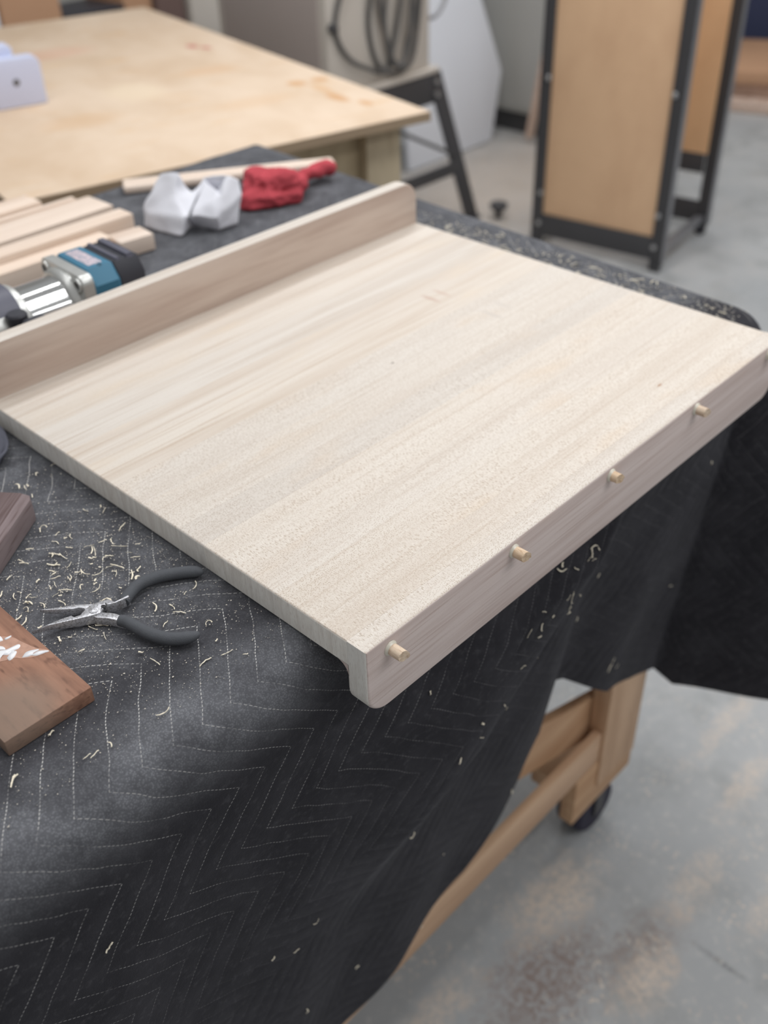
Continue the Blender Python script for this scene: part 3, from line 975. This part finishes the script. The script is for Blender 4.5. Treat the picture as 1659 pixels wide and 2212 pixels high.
rp('speed_dial', lathe(B(), [(-0.0425, 0.0070), (-0.0450, 0.0070), (-0.0455, 0.0)], 'y', (0.020, 0, 0.050), 24), m_alu, head)
# battery pack
bt = B()
prism(bt, [(-0.0400, 0.004), (0.0400, 0.004), (0.0400, 0.070), (0.0290, 0.0865), (-0.0290, 0.0865), (-0.0400, 0.070)], 'x', 0.034, 0.066, 0.003, 3)
bat = rp('battery', bt, m_blackplastic)
rp('battery_ridge', prism(B(), [(-0.0330, 0.074), (0.0330, 0.074), (0.0290, 0.0885), (-0.0290, 0.0885)], 'x', 0.039, 0.044, 0.001), m_blackgloss, bat)
rp('battery_ridge', prism(B(), [(-0.0330, 0.074), (0.0330, 0.074), (0.0290, 0.0895), (-0.0290, 0.0895)], 'x', 0.052, 0.060, 0.001), m_blackgloss, bat)
rp('release_button', box(B(), 0.048, 0.066, -0.0425, -0.0385, 0.042, 0.054, 0.001), m_blackgloss, bat)

# ------------------------------------------------------------------ offcuts behind the fence
OFF = 'maple offcuts stacked at the bench back'


def stick(name, label, x0, x1, y0, y1, h, rz=0.0, mat=m_offcut, cat='offcut', z=Z0 + 0.0012, group=OFF, bev=0.0012):
    cx, cy = (x0 + x1) / 2, (y0 + y1) / 2
    o = obj(name, box(B(), x0 - cx, x1 - cx, y0 - cy, y1 - cy, 0, h, bev), mat)
    o.location = (cx, cy, z)
    o.rotation_euler = (0, 0, rz)
    return tag(o, label, cat, group)


stick('maple_stick', 'flat pale maple stick lying in the middle of the offcut pile', -0.12, 0.382, 0.852, 0.912, 0.024, math.radians(0.8))
stick('maple_stick', 'rearmost rosy maple stick with a blunt end beside the plywood table', -0.12, 0.318, 0.928, 0.972, 0.030, math.radians(0.5))
stick('maple_stick', 'thin pale strip poking out behind the rearmost offcuts', 0.10, 0.362, 0.9155, 0.9265, 0.026)
stick('maple_stick', 'tall maple stick on edge just behind the router', -0.12, 0.366, 0.784, 0.815, 0.034, math.radians(-0.3))
stick('maple_stick', 'broad-faced maple board on edge touching the router side', -0.12, 0.312, 0.755, 0.7825, 0.026, math.radians(-0.3))
stick('maple_offcut_block', 'short square maple block beside the white paper', 0.3150, 0.362, 0.735, 0.772, 0.021, math.radians(-6))
lg = B()
box(lg, -0.160, 0.160, -0.019, 0.019, 0, 0.012, 0.004, 3)
lgo = obj('tapered_strip', lg, m_offcut)
for v in lgo.data.vertices:
    v.co.y *= 0.72 + 0.28 * (0.5 - v.co.x / 0.32)
lgo.location = (0.600, 0.872, Z0 + 0.0012)
lgo.rotation_euler = (0, 0, math.radians(-31))
tag(lgo, 'long pale maple strip lying behind the red rag and white paper', 'offcut')

# white paper: two stiff folded lobes
pw = thing('crumpled_paper', 'crumpled white paper towel standing up between offcuts and red rag', 'paper towel', (0.44, 0.76, Z0 + 0.001))
PT = dict(a=(0.3936, 0.8063, .897), b=(0.3935, 0.8054, .878), c=(0.405, 0.7385, .8775), d=(0.4144, 0.7413, .902), e=(0.4311, 0.8038, .945), f=(0.4437, 0.782, .945),
          g=(0.4518, 0.77, .920), h=(0.4126, 0.8147, .915), i=(0.4374, 0.7573, .879), j=(0.4234, 0.741, .900), k=(0.4783, 0.7727, .930), l=(0.4831, 0.7577, .935),
          m=(0.4914, 0.762, .912), n=(0.488, 0.7333, .940), o=(0.5021, 0.7281, .930), p=(0.4971, 0.717, .915), q=(0.4828, 0.7144, .878), r=(0.4457, 0.7085, .900),
          s=(0.462, 0.722, .921), t=(0.455, 0.800, .8785), u=(0.500, 0.760, .8785), v=(0.452, 0.7150, .8785), w=(0.4265, 0.772, .921))


def sheet(name, faces_, parent, noise_amp=0.0025, seed=0.0):
    b = B()
    vm = {}
    for f_ in faces_:
        for ch in f_:
            if ch not in vm:
                p = PT[ch]
                vm[ch] = b.verts.new((p[0] - 0.44, p[1] - 0.76, p[2] - Z0 - 0.001))
        b.faces.new([vm[ch] for ch in f_])
    bmesh.ops.triangulate(b, faces=[f_ for f_ in b.faces if len(f_.verts) > 4])
    bmesh.ops.subdivide_edges(b, edges=b.edges[:], cuts=6, use_grid_fill=True)
    for v in b.verts:
        n_ = Vector((noise.noise((v.co.x * 55 + seed, v.co.y * 55, v.co.z * 55)), noise.noise((v.co.x * 55, v.co.y * 55 + 9 + seed, v.co.z * 55)), 0.7 * noise.noise((v.co.x * 55, v.co.y * 55, v.co.z * 55 + 5))))
        v.co += n_ * noise_amp
        v.co.z = max(v.co.z, 0.0008)
    for _ in range(1):
        bmesh.ops.smooth_vert(b, verts=b.verts[:], factor=0.5, use_axis_x=True, use_axis_y=True, use_axis_z=True)
    o = obj(name, b, m_paper, parent, 38)
    md_ = o.modifiers.new('thickness', 'SOLIDIFY')
    md_.thickness = 0.0010
    return o


sheet('paper_fold', ['ewdah', 'efw', 'fgjdw', 'adcb', 'eht', 'efgt', 'gkj', 'djic'], pw, 0.0035, 1.0)
sheet('paper_fold', ['jkmsr', 'klm', 'mnops', 'spqvr', 'jrvi', 'nlmu', 'opqu'], pw, 0.0035, 4.0)

# red rag
rg = B()
lump(rg, (0, 0, 0.017), (0.049, 0.040, 0.033), 2.0, 5, 0.42, 1.25, 0.0012, 0.30)
tl = smooth_path([(0.025, 0.0, 0.018), (0.055, 0.008, 0.016), (0.085, 0.010, 0.019), (0.108, 0.014, 0.017), (0.121, 0.016, 0.014)], 10)
tb = B()
tube(tb, tl, [0.008 + 0.007 * i / (len(tl) - 1) for i in range(len(tl))], 20, 0.8)
for v in tb.verts:
    v.co += Vector((noise.noise(v.co * 60), noise.noise(v.co * 60 + Vector((5, 0, 0))), noise.noise(v.co * 60 + Vector((0, 5, 0))))) * 0.004
    v.co.z = max(0.0012, v.co.z)
me_t = bpy.data.meshes.new('tmp')
tb.to_mesh(me_t)
tb.free()
rg.from_mesh(me_t)
bpy.data.meshes.remove(me_t)
rgo = obj('red_rag', rg, m_rag, None, 60)
rgo.location = (0.578, 0.752, Z0 + 0.0006)
rgo.rotation_euler = (0, 0, math.radians(-3))
tag(rgo, 'crumpled red cloth rag behind the board fence', 'rag')

# ------------------------------------------------------------------ plywood table
RZ = math.radians(-12.6)
TZ = 0.80
ply = thing('plywood_table', 'work table with a bare plywood top behind the workbench', 'table', (1.2775, 1.067, 0.0), RZ)
# local: -x along the near edge, +y away
TW, TL = 0.872, 1.49
tp = obj('table_top', box(B(), -TW, 0, 0, TL, TZ - 0.020, TZ, 0.0012), m_ply, ply)
obj('top_edging', box(B(), -TW - 0.0006, 0.0006, -0.0008, TL + 0.0008, TZ - 0.0195, TZ - 0.0010), m_plyedge, ply, 0)
m_leg = wood('table_leg_timber', srgb(186, 170, 142), srgb(156, 138, 112), fine=0.3, streak=0.6, gscale=(20, 20, 2.5))
for lx, ly in ((-0.130, 0.045), (-0.80, 0.045), (-0.130, TL - 0.14), (-0.80, TL - 0.14)):
    obj('leg', box(B(), lx, lx + 0.085, ly, ly + 0.085, 0.0, TZ - 0.020, 0.002), m_leg, ply)
obj('apron', box(B(), -0.715, -0.130, 0.075, 0.097, TZ - 0.15, TZ - 0.020, 0.001), m_leg, ply)
obj('apron', box(B(), -0.715, -0.130, TL - 0.11, TL - 0.088, TZ - 0.15, TZ - 0.020, 0.001), m_leg, ply)
obj('apron', box(B(), -0.082, -0.060, 0.13, TL - 0.14, TZ - 0.15, TZ - 0.020, 0.001), m_leg, ply)
obj('lower_shelf', box(B(), -0.80, -0.05, 0.06, TL - 0.06, 0.20, 0.218, 0.001), m_plyedge, ply)

bi = thing('blue_plastic_fence', 'pale blue plastic fence with a small hole standing on the plywood table', 'jig', (0.8141, 1.7725, TZ + 0.0005), math.radians(-14))
obj('fence_body', prism(B(), rrect(-0.42, 0.0, 0.0, 0.098, 0.018, 'tl tr', 8), 'y', 0.0, 0.030, 0.003), m_blue, bi)
obj('fence_cap', prism(B(), rrect(-0.42, -0.045, 0.0, 0.118, 0.010, 'tl tr', 6), 'y', 0.031, 0.075, 0.003), m_blue, bi)
obj('fence_hole', lathe(B(), [(-0.0008, 0.0), (-0.0008, 0.007), (0.002, 0.007)], 'y', (-0.058, 0, 0.050), 16), m_cable, bi)
obj('foot_strip', box(B(), -0.40, -0.05, 0.004, 0.026, -0.0002, 0.010), m_blackmet, bi)

# ------------------------------------------------------------------ machine on its stand
mc = thing('machine_cabinet', 'grey-beige machine cabinet with looped cables on a black stand', 'machine', (2.13, 2.26, 0.5365))
obj('cabinet', box(B(), -0.232, 0.236, -0.232, 0.28, 0.018, 0.62, 0.006), m_beige, mc)
obj('side_cover', box(B(), -0.2365, -0.231, -0.20, 0.25, 0.05, 0.60, 0.002), plain('taupe_enamel', srgb(182, 170, 164), 0.5, 0, 0.4, 0.04, 4), mc)
obj('base_flange', box(B(), -0.245, 0.268, -0.250, 0.29, 0.0, 0.018, 0.003), m_beige, mc)
for dx, dz in ((-0.215, 0.05), (-0.215, 0.21)):
    obj('cabinet_knob', lathe(B(), [(-0.232, 0.012), (-0.250, 0.016), (-0.256, 0.012), (-0.257, 0.0)], 'y', (dx, 0, dz), 16), m_blackmet, mc)
CB = [[(-0.02, 0.62), (-0.03, 0.40), (-0.06, 0.20), (-0.01, 0.06), (0.10, 0.05), (0.16, 0.16), (0.20, 0.40), (0.21, 0.62)],
      [(0.06, 0.62), (0.02, 0.40), (0.00, 0.20), (0.03, 0.07), (0.09, 0.10), (0.12, 0.30), (0.13, 0.62)],
      [(0.12, 0.62), (0.08, 0.30), (0.05, 0.12), (0.01, 0.05), (-0.07, 0.07), (-0.16, 0.12), (-0.20, 0.22), (-0.14, 0.40), (-0.10, 0.62)],
      [(0.16, 0.62), (0.15, 0.34), (0.14, 0.20), (0.10, 0.12), (0.06, 0.06), (0.02, 0.10), (-0.02, 0.30), (0.02, 0.62)]]
for i, c in enumerate(CB):
    q = smooth_path([(x, -0.248 - 0.012 * (i % 2) - 0.010 * math.sin(k_ * 1.9), z) for k_, (x, z) in enumerate(c)], 8)
    obj('cable', tube(B(), q, 0.0075, 10), m_cable, mc, 60)
q = smooth_path([(0.236, -0.20, 0.16), (0.30, -0.21, 0.17), (0.36, -0.20, 0.24), (0.34, -0.18, 0.36), (0.26, -0.16, 0.44), (0.236, -0.15, 0.46)], 8)
obj('cable', tube(B(), q, 0.007, 10), m_chrome, mc, 60)

st = thing('machine_stand', 'black steel stand with splayed legs under the beige machine', 'stand', (2.13, 2.26, 0.0))


def bar(name, p0, p1, w, d, mat, parent):
    """rectangular bar between two points"""
    p0, p1 = Vector(p0), Vector(p1)
    b = B()
    L = (p1 - p0).length
    box(b, -w / 2, w / 2, -d / 2, d / 2, 0, L, min(w, d) * 0.08)
    q_ = Vector((0, 0, 1)).rotation_difference((p1 - p0).normalized())
    for v in b.verts:
        v.co = q_ @ v.co + p0
    return obj(name, b, mat, parent)


for sx in (-1, 1):
    for sy in (-1, 1):
        bar('leg', (sx * 0.40, sy * 0.30, 0.0), (sx * 0.255, sy * 0.235, 0.530), 0.062, 0.010, m_blackmet, st)
        obj('leg_foot', box(B(), sx * 0.40 - 0.035, sx * 0.40 + 0.035, sy * 0.30 - 0.02, sy * 0.30 + 0.02, 0.0, 0.008, 0.002), m_blackmet, st)
for sy in (-1, 1):
    obj('top_rail', box(B(), -0.245, 0.245, sy * 0.240 - 0.006, sy * 0.240 + 0.006, 0.44, 0.5345, 0.001), m_blackmet, st)
    bar('cross_rail', (-0.345, sy * 0.276, 0.205), (0.345, sy * 0.276, 0.205), 0.045, 0.008, m_blackmet, st)
    bar('brace', (0.335, sy * 0.268, 0.245), (-0.05, sy * 0.246, 0.44), 0.010, 0.022, m_blackmet, st)
for sx in (-1, 1):
    obj('top_rail', box(B(), sx * 0.250 - 0.006, sx * 0.250 + 0.006, -0.235, 0.235, 0.44, 0.5345, 0.001), m_blackmet, st)
for dz in (0.06, 0.10):
    obj('bolt', lathe(B(), [(-0.246, 0.010), (-0.254, 0.010), (-0.256, 0.0)], 'y', (0.246, -0.006, 0.41 + dz), 10), m_bolt, st)

# white sheet leaning behind the machine
wp = B()
prism(wp, [(2.78, 0.0), (3.325, 0.0), (3.41, 0.28), (3.27, 0.62), (3.20, 0.95), (2.78, 0.95)], 'y', 2.500, 2.522, 0.002)
wpo = obj('white_sheet', wp, m_white, None, 30)
for v in wpo.data.vertices:
    v.co.x -= 3.05
    v.co.y -= 2.51
wpo.location = (3.05, 2.51, 0.004)
wpo.rotation_euler = (math.radians(-5), 0, 0)
tag(wpo, 'white angular sheet leaning behind the beige machine', 'panel')

# grey cabinet further back, plank leaning on it
gc = thing('grey_cabinet', 'tall grey cabinet with dark plinth in the background', 'cabinet', (3.85, 2.75, 0.0))
obj('cabinet_body', box(B(), -0.35, 0.35, -0.60, 0.60, 0.09, 1.6, 0.004), m_greycab, gc)
obj('plinth', box(B(), -0.33, 0.35, -0.58, 0.58, 0.0, 0.09), m_blackmet, gc)
obj('cabinet_door', box(B(), -0.362, -0.35, -0.59, -0.01, 0.11, 1.58, 0.002), m_greycab, gc)
obj('cabinet_door', box(B(), -0.362, -0.35, 0.01, 0.59, 0.11, 1.58, 0.002), m_greycab, gc)
pk = bar('leaning_plank', (3.42, 2.36, 0.02), (3.452, 2.22, 0.95), 0.05, 0.018, m_scrap, None)
tag(pk, 'narrow pinkish plank leaning on the grey cabinet', 'plank')

# ------------------------------------------------------------------ rolling rack
FR = (2.535, 1.165)
ANG = math.atan2(1.165 - 1.645, 2.535 - 2.470)      # along the near face, left to right
rk = thing('panel_rack', 'black steel rolling rack holding plywood panels', 'rack', (FR[0], FR[1], 0.0), ANG)
# local: x 0 at the right post, -x to the left; +y away from camera
RW, RDp, RH = 0.485, 0.40, 1.35


def rb(name, x0, x1, y0, y1, z0, z1, mat=m_blackmet, bev=0.001, parent=rk):
    return obj(name, box(B(), x0, x1, y0, y1, z0, z1, bev), mat, parent)


for px in (-RW, -0.040):
    for py in (0.0, RDp):
        rb('post', px, px + 0.040, py, py + 0.006, 0.004, RH)
        rb('post_flange', px if px < -0.2 else px + 0.034, px + 0.006 if px < -0.2 else px + 0.040, py + 0.006, py + 0.040, 0.030, RH, m_chrome)
for py in (0.0, RDp):
    rb('bottom_rail', -RW + 0.040, -0.040, py + 0.001, py + 0.007, 0.040, 0.116)
    rb('top_rail', -RW + 0.040, -0.040, py + 0.001, py + 0.007, RH - 0.06, RH)
for px in (-RW + 0.006, -0.040):
    rb('side_rail', px, px + 0.030, 0.012, RDp, 0.050, 0.066, m_chrome)
    rb('side_rail', px, px + 0.030, 0.012, RDp, RH - 0.06, RH, m_blackmet)
pf = rb('wood_panel', -RW + 0.036, -0.036, 0.0075, 0.0195, 0.104, RH - 0.03, m_panel)
rb('wood_panel', -RW + 0.036, -0.036, RDp - 0.010, RDp - 0.001, 0.280, RH - 0.03, m_panel)
rb('back_stop', -RW + 0.040, -0.040, RDp - 0.012, RDp - 0.004, 0.215, 0.280)
for px in (-RW + 0.030, -0.030):
    for pz in (0.085, 0.19, 0.56, 0.86, 1.15):
        obj('bolt', lathe(B(), [(0.0, 0.0085), (-0.005, 0.0085), (-0.008, 0.004), (-0.0085, 0.0)], 'y', (px, 0, pz), 12), m_bolt, rk)
for px in (-RW + 0.02, -0.02):
    for py in (0.02, RDp - 0.0):
        c = B()
        lathe(c, [(-0.010, 0.010), (-0.010, 0.017), (-0.007, 0.019), (0.007, 0.019), (0.010, 0.017), (0.010, 0.010)], 'x', (px, py, 0.019), 20)
        obj('caster_wheel', c, m_blackplastic, rk)
        f = B()
        box(f, px - 0.018, px + 0.018, py - 0.02, py + 0.02, 0.038, 0.042)
        for s in (-1, 1):
            box(f, px + s * 0.0155 - 0.0015, px + s * 0.0155 + 0.0015, py - 0.010, py + 0.010, 0.014, 0.040)
        obj('caster_fork', f, m_blackmet, rk)

# small dark leveling foot on the floor
lf = B()
lathe(lf, [(0.0, 0.012), (0.020, 0.012), (0.036, 0.030), (0.046, 0.034), (0.054, 0.034), (0.057, 0.028), (0.057, 0.0)], 'z', (0, 0, 0), 18)
lfo = obj('leveling_foot', lf, m_blackmet)
lfo.location = (2.60, 1.89, 0.0)
tag(lfo, 'small black leveling foot standing on the floor left of the rack', 'machine foot')

# ------------------------------------------------------------------ far clutter behind the plywood table
ct = thing('storage_bench', 'low storage bench along the back beyond the plywood table', 'bench', (1.7, 3.5, 0.0))
obj('bench_board', box(B(), -1.2, 1.1, -0.33, 0.40, 0.36, 0.40, 0.002), m_plyedge, ct)
for dx in (-1.15, -0.05, 1.0):
    obj('bench_leg', box(B(), dx, dx + 0.08, -0.28, -0.20, 0.0, 0.36, 0.002), m_leg, ct)
    obj('bench_leg', box(B(), dx, dx + 0.08, 0.25, 0.33, 0.0, 0.36, 0.002), m_leg, ct)


def carton(name, label, cat, x0, x1, y0, y1, h, mat, z=0.4005, rz=0.0, lid=None):
    t = thing(name, label, cat, ((x0 + x1) / 2, (y0 + y1) / 2, z), rz)
    w, d = (x1 - x0) / 2, (y1 - y0) / 2
    obj('box_body', box(B(), -w, w, -d, d, 0, h, 0.004), mat, t)
    obj('box_lid', box(B(), -w - 0.003, w + 0.003, -d - 0.003, d + 0.003, h, h + 0.012, 0.003), lid or mat, t)
    return t


carton('cardboard_box', 'brown cardboard box at the upper left background', 'box', 1.49, 1.72, 3.22, 3.50, 0.42, m_brownbox)
carton('tool_case', 'black tool case at the back between brown boxes', 'case', 1.735, 1.985, 3.22, 3.46, 0.268, m_blackplastic)
carton('cardboard_box', 'tan cardboard box right of the black tool case', 'box', 1.995, 2.125, 3.24, 3.50, 0.40, m_brownbox)
carton('storage_crate', 'dark brown crate in the back row', 'crate', 2.132, 2.262, 3.22, 3.50, 0.40, m_dkbrown)
carton('beige_bin', 'large beige bin at the back beside the machine', 'bin', 2.275, 2.575, 3.20, 3.52, 0.36, m_beige)
carton('white_bin', 'white bin at the far upper left edge', 'bin', 1.20, 1.478, 3.22, 3.50, 0.42, m_white)
carton('pale_tub', 'pale blue-white tub on the floor behind the table', 'tub', 2.30, 2.62, 2.86, 3.06, 0.44, m_white, 0.0)
# right edge: lumber on the floor by the wall
for i, (dz, dx, col_, lab) in enumerate(((0.0, 0.0, m_scrap, 'lowest pinkish board of the pile beyond the rack'), (0.061, 0.08, m_scrap, 'middle board of the pile beyond the rack'), (0.122, 0.02, m_brownbox, 'brown board on top of the pile beyond the rack'))):
    o = obj('lumber_board', box(B(), -0.35, 0.35, -0.6, 0.6, 0.0, 0.058, 0.004), col_)
    o.location = (4.75 + dx, 1.95, 0.002 + dz)
    o.rotation_euler = (0, 0, math.radians(14 + 5 * i))
    tag(o, lab, 'board', 'lumber pile beyond the rack')
carton('navy_box', 'navy blue box far behind the rack at the right edge', 'box', 5.3, 5.9, 1.7, 2.6, 0.5, m_nav, 0.0)

# ------------------------------------------------------------------ shavings
shapes = []
for i in range(16):
    b = B()
    rr = random.Random(140 + i)
    kind = ('sliver', 'sliver', 'flake', 'sliver', 'curl')[i % 5]
    if kind == 'sliver':
        L, w, curl, n = rr.uniform(0.004, 0.011), rr.uniform(0.00025, 0.00045), rr.uniform(-0.7, 0.7), 6
    elif kind == 'flake':
        L, w, curl, n = rr.uniform(0.0022, 0.004), rr.uniform(0.0006, 0.0011), rr.uniform(-0.4, 0.4), 4
    else:
        L, w, curl, n = rr.uniform(0.006, 0.010), rr.uniform(0.0004, 0.0007), rr.choice((-1.8, 1.6)), 8
    prev = None
    x = y = 0.0
    ang = rr.uniform(-0.3, 0.3)
    for k_ in range(n):
        f = k_ / (n - 1)
        ww = w * rr.uniform(0.45, 1.25)
        nx, ny = -math.sin(ang), math.cos(ang)
        zz = 0.0002 + rr.uniform(0, 0.0007) + (0.0012 * math.sin(f * math.pi) if kind == 'curl' else 0)
        cur = [b.verts.new((x + nx * ww, y + ny * ww, zz)), b.verts.new((x - nx * ww, y - ny * ww, zz + rr.uniform(0, 0.0004))),
               b.verts.new((x - nx * ww, y - ny * ww, zz + 0.0006)), b.verts.new((x + nx * ww, y + ny * ww, zz + 0.0004))]
        if prev:
            for q_ in range(4):
                b.faces.new((prev[q_], prev[(q_ + 1) % 4], cur[(q_ + 1) % 4], cur[q_]))
        else:
            b.faces.new(cur[::-1])
        prev = cur
        x += math.cos(ang) * L / (n - 1)
        y += math.sin(ang) * L / (n - 1)
        ang += curl / (n - 1) + rr.uniform(-0.35, 0.35)
    b.faces.new(prev)
    bmesh.ops.recalc_face_normals(b, faces=b.faces[:])
    me_ = bpy.data.meshes.new('wood_shaving')
    b.to_mesh(me_)
    b.free()
    me_.materials.append(m_chip)
    shapes.append((me_, {'sliver': 'thin straight wood sliver', 'flake': 'short flat wood flake', 'curl': 'long curled wood shaving'}[kind]))
rc = random.Random(11)


def inside_objects(x, y):
    if x > -0.004 and y > -0.01 and x < 0.604 and y < 0.516:
        return True
    if -0.205 < x < -0.132 and y > 0.117:
        return True
    # dark block
    dx, dy = x + 0.056, y - 0.329
    c, s = math.cos(math.radians(36.6)), math.sin(math.radians(36.6))
    lx, ly = dx * c + dy * s, -dx * s + dy * c
    if -0.15 < lx < 0.012 and -0.003 < ly < 0.05:
        return True
    for path in (((-0.0879, 0.1927), (-0.118, 0.222)), ((-0.0879, 0.1927), (-0.132, 0.205)), ((-0.075, 0.185), (-0.05, 0.191)), ((-0.05, 0.191), (-0.01, 0.172)),
                 ((-0.082, 0.165), (-0.078, 0.145)), ((-0.078, 0.145), (-0.05, 0.113))):
        (x0, y0), (x1, y1) = path
        t = max(0, min(1, ((x - x0) * (x1 - x0) + (y - y0) * (y1 - y0)) / ((x1 - x0) ** 2 + (y1 - y0) ** 2)))
        if math.hypot(x - x0 - t * (x1 - x0), y - y0 - t * (y1 - y0)) < 0.0085:
            return True
    if y > 0.52 and not (0.60 < x < 0.69 and y < 0.70):
        if x < 0.50 or y > 0.69:
            return True
    if -0.12 < x < 0.0 and 0.40 < y < 0.52:
        return True
    return False


def shaving(pos, nrm, label, group, scale=1.0):
    me_, look = rc.choice(shapes)
    o = bpy.data.objects.new('wood_shaving', me_)
    link(o)
    q_ = Vector((0, 0, 1)).rotation_difference(Vector(nrm)).to_matrix().to_4x4()
    s = scale * rc.uniform(0.7, 1.25)
    o.matrix_world = Matrix.Translation(pos) @ q_ @ Matrix.Rotation(rc.uniform(0, 6.283), 4, 'Z') @ Matrix.Scale(s, 4)
    return tag(o, 'pale ' + look + ' ' + label, 'shaving', look + 's ' + group)


LA = 'lying on the blanket around the pliers'
GA = 'around the pliers'
cnt = 0
while cnt < 125:
    if cnt < 78:
        x, y = rc.gauss(-0.082, 0.042), rc.gauss(0.232, 0.040)
    else:
        x, y = rc.uniform(-0.22, 0.0), rc.uniform(0.075, 0.42)
    if y < 0.075 or x < -0.24 or inside_objects(x, y):
        continue
    shaving((x, y, Z0 + 0.0009), (0, 0, 1), LA, GA)
    cnt += 1
LBm = 'on the blanket strip along the right board end'
cnt = 0
while cnt < 100:
    x, y = rc.uniform(0.608, 0.682), abs(rc.gauss(0.28, 0.13))
    if y < 0.08 or y > 0.56:
        continue
    shaving((x, y, Z0 + 0.0009), (0, 0, 1), LBm, 'along the board end', 1.0)
    cnt += 1
# on the hanging side
me = blanket.data
pol = [p_ for p_ in me.polygons if p_.center.z < Z0 - 0.02 and p_.center.y < 0.10 and -0.24 < p_.center.x < 0.75]
near = [p_ for p_ in pol if ridge(p_.center.x, p_.center.z) > 0.80 and p_.center.x > 0.08]
LC = 'clinging to the hanging side of the blanket'
for i in range(68):
    p_ = rc.choice(near) if i < 40 else rc.choice(pol)
    nv = Vector(p_.normal)
    if nv.y > 0:
        nv = -nv
    shaving(p_.center + nv * 0.0006, nv, LC, 'on the hanging blanket', 1.2)
# fine sawdust: nobody could count it
dv, df = [], []
for i in range(6000):
    if i % 5 == 4:
        x, y = rc.uniform(0.606, 0.680), rc.uniform(0.07, 0.60)
    elif i % 5 in (0, 1):
        x, y = rc.gauss(-0.085, 0.06), rc.gauss(0.21, 0.06)
    else:
        x, y = rc.uniform(-0.24, 0.0), rc.uniform(0.072, 0.40)
    if y < 0.072 or inside_objects(x, y):
        continue
    s = rc.uniform(0.00012, 0.0005) * (1.6 if i % 9 == 0 else 1.0) * (1.9 if i % 5 == 4 else 1.0)
    k0 = len(dv)
    z = Z0 + 0.0014
    for a in range(4):
        an = a * math.pi / 2 + rc.uniform(-0.4, 0.4)
        dv.append((x + s * math.cos(an) * rc.uniform(0.5, 1.6), y + s * math.sin(an), z))
    dv.append((x, y, z + s * 0.8))
    for a in range(4):
        df.append((k0 + a, k0 + (a + 1) % 4, k0 + 4))
me_ = bpy.data.meshes.new('sawdust_specks')
me_.from_pydata(dv, [], df)
me_.materials.append(m_speck)
sd = bpy.data.objects.new('sawdust_specks', me_)
link(sd)
tag(sd, 'fine pale sawdust specks scattered over the black blanket', 'sawdust')
sd['kind'] = 'stuff'
